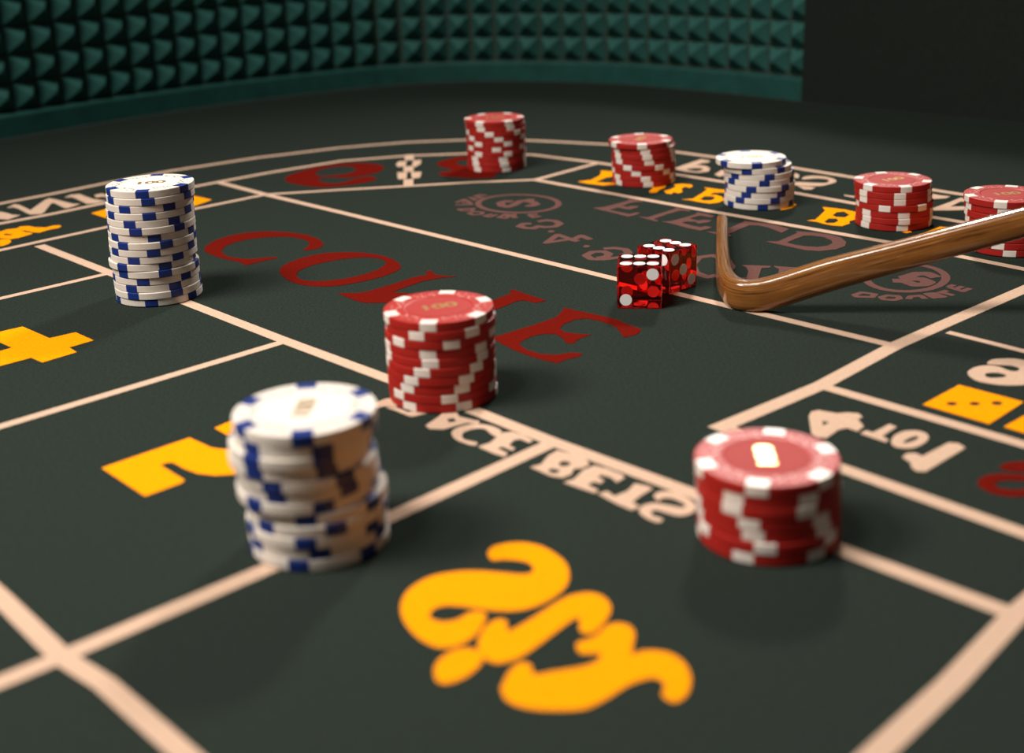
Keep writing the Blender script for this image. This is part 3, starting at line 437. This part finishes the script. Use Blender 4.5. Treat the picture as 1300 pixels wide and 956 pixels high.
STAMP.name = 'gold_stamp'; STAMP.materials.clear(); STAMP.materials.append(M['gold'])
bpy.data.objects.remove(to)

KIND = {}
for key, body, spot, inl, dots in (('r', 'chip_red', 'spot_white', 'inlay_red', 'dots_white'), ('w', 'chip_white', 'spot_blue', 'inlay_white', 'dots_blue')):
    bv, bf = closed_lathe(BODY)
    bm_ = mesh('poker_chip', bv, bf, M[body], True)
    iv, if_ = closed_lathe([(RI - 0.0001, T - 0.0003), (RI - 0.0001, T - 0.00016), (RI - 0.0005, T - 0.0001), (0.002, T - 0.0001)], 48)
    KIND[key] = dict(body=bm_, spot=spot_mesh(M[spot]), inlay=mesh('inlay', iv, if_, M[inl]), dots=dots_mesh(M[dots]))
for k in KIND.values():
    try: k['body'].set_sharp_from_angle(angle=math.radians(20))
    except Exception: pass

ORD = ['top', 'second', 'third', 'fourth', 'fifth', 'sixth', 'seventh', 'eighth', 'ninth', 'tenth', 'eleventh', 'twelfth', 'thirteenth', 'fourteenth', 'fifteenth', 'sixteenth']
WHERE = {'left_white': 'the tall white stack at far left', 'near_white': 'the blurred leaning white stack in front',
         'mid_red': 'the red stack on the PLACE lettering', 'near_red': 'the short red foreground stack at right',
         'far_red': 'the farthest red stack', 'second_red': 'the back red stack behind the dice',
         'far_white': 'the white stack in the back row', 'third_red': 'the red stack beside the yellow B',
         'right_red': 'the red stack behind the stick'}
STAMP_ROT = {'left_white': 0.15, 'near_white': 1.5, 'mid_red': 0.35, 'near_red': 1.5, 'far_red': 0.2, 'second_red': 1.2, 'far_white': 0.0, 'third_red': 0.45, 'right_red': 0.1}
CHIPS = [
('left_white', 'w', [(-0.16111, 0.57327, 0.0498, 0.588), (-0.16134, 0.57285, 0.0465, 0.718), (-0.16213, 0.57298, 0.0432, 0.177), (-0.1623, 0.57272, 0.0399, 0.752), (-0.16239, 0.57268, 0.0366, 0.276), (-0.16231, 0.5723, 0.0333, 0.4), (-0.1627, 0.57282, 0.03, 0.824), (-0.16268, 0.57202, 0.0267, 0.043), (-0.16289, 0.57216, 0.0234, 0.782), (-0.16299, 0.57229, 0.0201, 0.3), (-0.16406, 0.57227, 0.0168, 0.017), (-0.16281, 0.57214, 0.0135, 0.981), (-0.16317, 0.57259, 0.0102, 0.464), (-0.16325, 0.57267, 0.0069, 0.144), (-0.16302, 0.57205, 0.0036, 0.164), (-0.16296, 0.57243, 0.0003, 0.584)]),
('near_white', 'w', [(-0.05696, 0.32313, 0.0366, 0.63), (-0.05721, 0.32339, 0.0333, 0.898), (-0.0586, 0.32287, 0.03, 0.978), (-0.05923, 0.3235, 0.0267, 1.045), (-0.0578, 0.32333, 0.0234, 0.177), (-0.05761, 0.32378, 0.0201, 0.213), (-0.05802, 0.32357, 0.0168, 0.884), (-0.05575, 0.32404, 0.0135, 0.502), (-0.05575, 0.32348, 0.0102, 0.909), (-0.05619, 0.32332, 0.0069, 0.496), (-0.05614, 0.32375, 0.0036, 0.674), (-0.05599, 0.32343, 0.0003, 0.352)]),
('mid_red', 'r', [(-0.02557, 0.43232, 0.03, 0.376), (-0.025, 0.4321, 0.0267, 0.119), (-0.02545, 0.43217, 0.0234, 0.773), (-0.02564, 0.43248, 0.0201, 0.35), (-0.02554, 0.43215, 0.0168, 0.377), (-0.02556, 0.43182, 0.0135, 0.213), (-0.02553, 0.43186, 0.0102, 1.03), (-0.02559, 0.43217, 0.0069, 0.934), (-0.02558, 0.43215, 0.0036, 0.691), (-0.02536, 0.43226, 0.0003, 0.943)]),
('near_red', 'r', [(0.06777, 0.31691, 0.0201, 0.198), (0.06818, 0.31702, 0.0168, 0.902), (0.06832, 0.31678, 0.0135, 0.869), (0.06852, 0.31693, 0.0102, 0.065), (0.06868, 0.31701, 0.0069, 0.121), (0.06867, 0.31653, 0.0036, 0.284), (0.0688, 0.31666, 0.0003, 1.026)]),
('far_red', 'r', [(-0.00615, 0.84358, 0.03, 1.039), (-0.00571, 0.84373, 0.0267, 0.021), (-0.00549, 0.84338, 0.0234, 0.301), (-0.00552, 0.84362, 0.0201, 0.618), (-0.00557, 0.84368, 0.0168, 0.939), (-0.00548, 0.8439, 0.0135, 0.533), (-0.00555, 0.84347, 0.0102, 0.924), (-0.00558, 0.84369, 0.0069, 0.751), (-0.00565, 0.84333, 0.0036, 0.792), (-0.00573, 0.84358, 0.0003, 0.863)]),
('second_red', 'r', [(0.08349, 0.78189, 0.0234, 0.467), (0.08521, 0.7823, 0.0201, 0.477), (0.08523, 0.7819, 0.0168, 0.535), (0.08526, 0.78222, 0.0135, 0.598), (0.08531, 0.78188, 0.0102, 0.933), (0.08542, 0.78226, 0.0069, 0.177), (0.08544, 0.78186, 0.0036, 0.473), (0.08559, 0.78178, 0.0003, 0.544)]),
('far_white', 'w', [(0.13822, 0.71297, 0.0234, 0.517), (0.14129, 0.71258, 0.0201, 0.065), (0.14277, 0.71229, 0.0168, 0.641), (0.1429, 0.71205, 0.0135, 0.489), (0.14338, 0.71154, 0.0102, 0.089), (0.14352, 0.71192, 0.0069, 0.986), (0.14319, 0.7117, 0.0036, 0.805), (0.14311, 0.71212, 0.0003, 0.449)]),
('third_red', 'r', [(0.20156, 0.65579, 0.0201, 0.595), (0.20182, 0.65539, 0.0168, 0.419), (0.2022, 0.65535, 0.0135, 0.405), (0.20289, 0.65468, 0.0102, 1.024), (0.20301, 0.65504, 0.0069, 0.484), (0.20295, 0.65472, 0.0036, 0.501), (0.20277, 0.65518, 0.0003, 0.477)]),
('right_red', 'r', [(0.2395, 0.59984, 0.0234, 0.028), (0.24019, 0.59991, 0.0201, 0.095), (0.24023, 0.59927, 0.0168, 0.947), (0.24069, 0.59913, 0.0135, 1.022), (0.2413, 0.59938, 0.0102, 0.955), (0.24151, 0.59915, 0.0069, 0.933), (0.24197, 0.59901, 0.0036, 0.965), (0.24258, 0.599, 0.0003, 0.171)])
]
for nm, key, rows in CHIPS:
    k = KIND[key]
    for i, (x, y, z, a) in enumerate(rows):
        chip = obj('poker_chip', k['body'], None, (x, y, z), (0, 0, a))
        pos = 'topmost chip of' if i == 0 else ('bottom chip of' if i == len(rows) - 1 else ORD[i] + ' chip from top of')
        tag(chip, ('red white-spotted ' if key == 'r' else 'white blue-spotted ') + pos + ' ' + WHERE[nm], 'poker chip', 'chips in ' + WHERE[nm])
        for s in range(6): obj('edge_spot', k['spot'], chip, (0, 0, 0), (0, 0, s * math.pi / 3))
        obj('inlay', k['inlay'], chip)
        if i == 0:
            obj('moulded_dots', k['dots'], chip)
            st = obj('gold_stamp', STAMP, chip, (0, 0, T - 0.00006), (0, 0, STAMP_ROT[nm] - a)); st['label'] = 'gold foil number 100'

# ------------------------------------------------------------------ dice
SZ = 0.019
PIPS = {1: [(0, 0)], 2: [(-1, -1), (1, 1)], 3: [(-1, -1), (0, 0), (1, 1)], 4: [(-1, -1), (1, 1), (-1, 1), (1, -1)],
        5: [(-1, -1), (1, 1), (-1, 1), (1, -1), (0, 0)], 6: [(-1, -1), (-1, 0), (-1, 1), (1, -1), (1, 0), (1, 1)]}
pv, pf = closed_lathe([(0.0026, -0.00035), (0.0026, 0.00003)], 28)
PIP = mesh('pip', pv, pf, M['pip'])
bm_ = bmesh.new(); bmesh.ops.create_cube(bm_, size=SZ)
bmesh.ops.bevel(bm_, geom=list(bm_.edges), offset=0.00035, segments=2, affect='EDGES', profile=0.5)
DIE = bpy.data.meshes.new('die'); bm_.to_mesh(DIE); bm_.free(); DIE.materials.append(M['dice'])
def make_die(loc, rz, faces, label):
    d = obj('die', DIE, None, (loc[0], loc[1], SZ / 2 + 0.0002), (0, 0, rz)); tag(d, label, 'die')
    axes = {'top': ((1, 0, 0), (0, 1, 0)), 'bottom': ((1, 0, 0), (0, -1, 0)), 'front': ((1, 0, 0), (0, 0, 1)), 'back': ((-1, 0, 0), (0, 0, 1)),
            'right': ((0, 1, 0), (0, 0, 1)), 'left': ((0, -1, 0), (0, 0, 1))}
    for side, (n, turn) in faces.items():
        u, v = (Vector(q) for q in axes[side]); w = u.cross(v)
        for (i, j) in PIPS[n]:
            for _ in range(turn): i, j = -j, i
            q = w * (SZ / 2) + u * i * 0.0057 + v * j * 0.0057
            mt = Matrix((u, v, w)).transposed().to_4x4()
            o = obj('pip', PIP, d, q, mt.to_euler())
    return d
make_die((0.05649, 0.53342), -0.1365, {'top': (6, 1), 'bottom': (1, 0), 'front': (2, 0), 'back': (5, 0), 'left': (3, 0), 'right': (4, 0)},
         'clear red die with two white pips on its front face, nearer of two')
make_die((0.07118, 0.55594), 0.7405, {'top': (6, 0), 'bottom': (1, 0), 'front': (3, 1), 'back': (4, 0), 'left': (2, 0), 'right': (5, 0)},
         'clear red die turned cornerwise behind the other die')

# ------------------------------------------------------------------ croupier's stick
def stick():
    # centre line (x, y, height of centre), half width, half height
    key = [(0.11228, 0.65245, 0.0044, 0.0029, 0.0044), (0.10406, 0.60335, 0.005, 0.0031, 0.005), (0.09874, 0.56943, 0.0056, 0.0034, 0.0056), (0.09499, 0.53986, 0.0062, 0.0038, 0.0062), (0.09587, 0.52126, 0.0066, 0.0042, 0.0066), (0.10219, 0.51547, 0.0068, 0.0043, 0.0068), (0.11246, 0.51323, 0.00912, 0.0043, 0.0069), (0.13299, 0.50874, 0.01676, 0.0044, 0.0068), (0.16378, 0.50201, 0.02672, 0.0044, 0.0062), (0.20484, 0.49303, 0.04, 0.0044, 0.0058), (0.24077, 0.48517, 0.05162, 0.0044, 0.0056), (0.28697, 0.47508, 0.06656, 0.0044, 0.0055)]
    pts = [Vector(k[:3]) for k in key]; prm = [k[3:] for k in key]
    P, W_ = [], []
    n = 8
    for i in range(len(pts) - 1):
        p0, p1, p2, p3 = pts[max(0, i - 1)], pts[i], pts[i + 1], pts[min(len(pts) - 1, i + 2)]
        for j in range(n):
            t = j / n
            P.append(0.5 * ((2 * p1) + (p2 - p0) * t + (2 * p0 - 5 * p1 + 4 * p2 - p3) * t * t + (3 * p1 - p0 - 3 * p2 + p3) * t ** 3))
            W_.append([prm[i][m_] * (1 - t) + prm[i + 1][m_] * t for m_ in (0, 1)])
    P.append(pts[-1]); W_.append(prm[-1])
    K = 20; verts, faces, uvs = [], [], []
    def ring(q, tg, hw, hh, s):
        side = tg.cross(Vector((0, 0, 1))).normalized(); upv = side.cross(tg).normalized()
        for k_ in range(K):
            an = 2 * math.pi * k_ / K
            c_, s_ = math.cos(an), math.sin(an); e_ = 0.62
            verts.append(q + side * hw * math.copysign(abs(c_) ** e_, c_) + upv * hh * math.copysign(abs(s_) ** e_, s_))
            uvs.append((s, k_ / K * 0.04))
    s = 0; rings = 0
    tg0 = (P[1] - P[0]).normalized()
    for a_, r_ in ((-0.0022, 0.35), (-0.0016, 0.72), (-0.0006, 0.93)):
        ring(P[0] + tg0 * a_, tg0, W_[0][0] * r_, W_[0][1] * r_, a_); rings += 1
    for i, q in enumerate(P):
        if i: s += (q - P[i - 1]).length
        tg = (P[min(i + 1, len(P) - 1)] - P[max(i - 1, 0)]).normalized()
        ring(q, tg, W_[i][0], W_[i][1], s); rings += 1
    for i in range(rings - 1):
        for k_ in range(K):
            faces.append((i * K + k_, i * K + (k_ + 1) % K, (i + 1) * K + (k_ + 1) % K, (i + 1) * K + k_))
    faces.append(tuple(range(K))); faces.append(tuple(range((rings - 1) * K, rings * K)))
    me = mesh('croupier_stick', verts, faces, M['wood'], True)
    lay = me.uv_layers.new(name='UVMap')
    for lp in me.loops: lay.data[lp.index].uv = uvs[lp.vertex_index]
    return me
tag(obj('croupier_stick', stick()), 'polished brown wooden croupier stick with hooked end lying on the felt', 'stick')
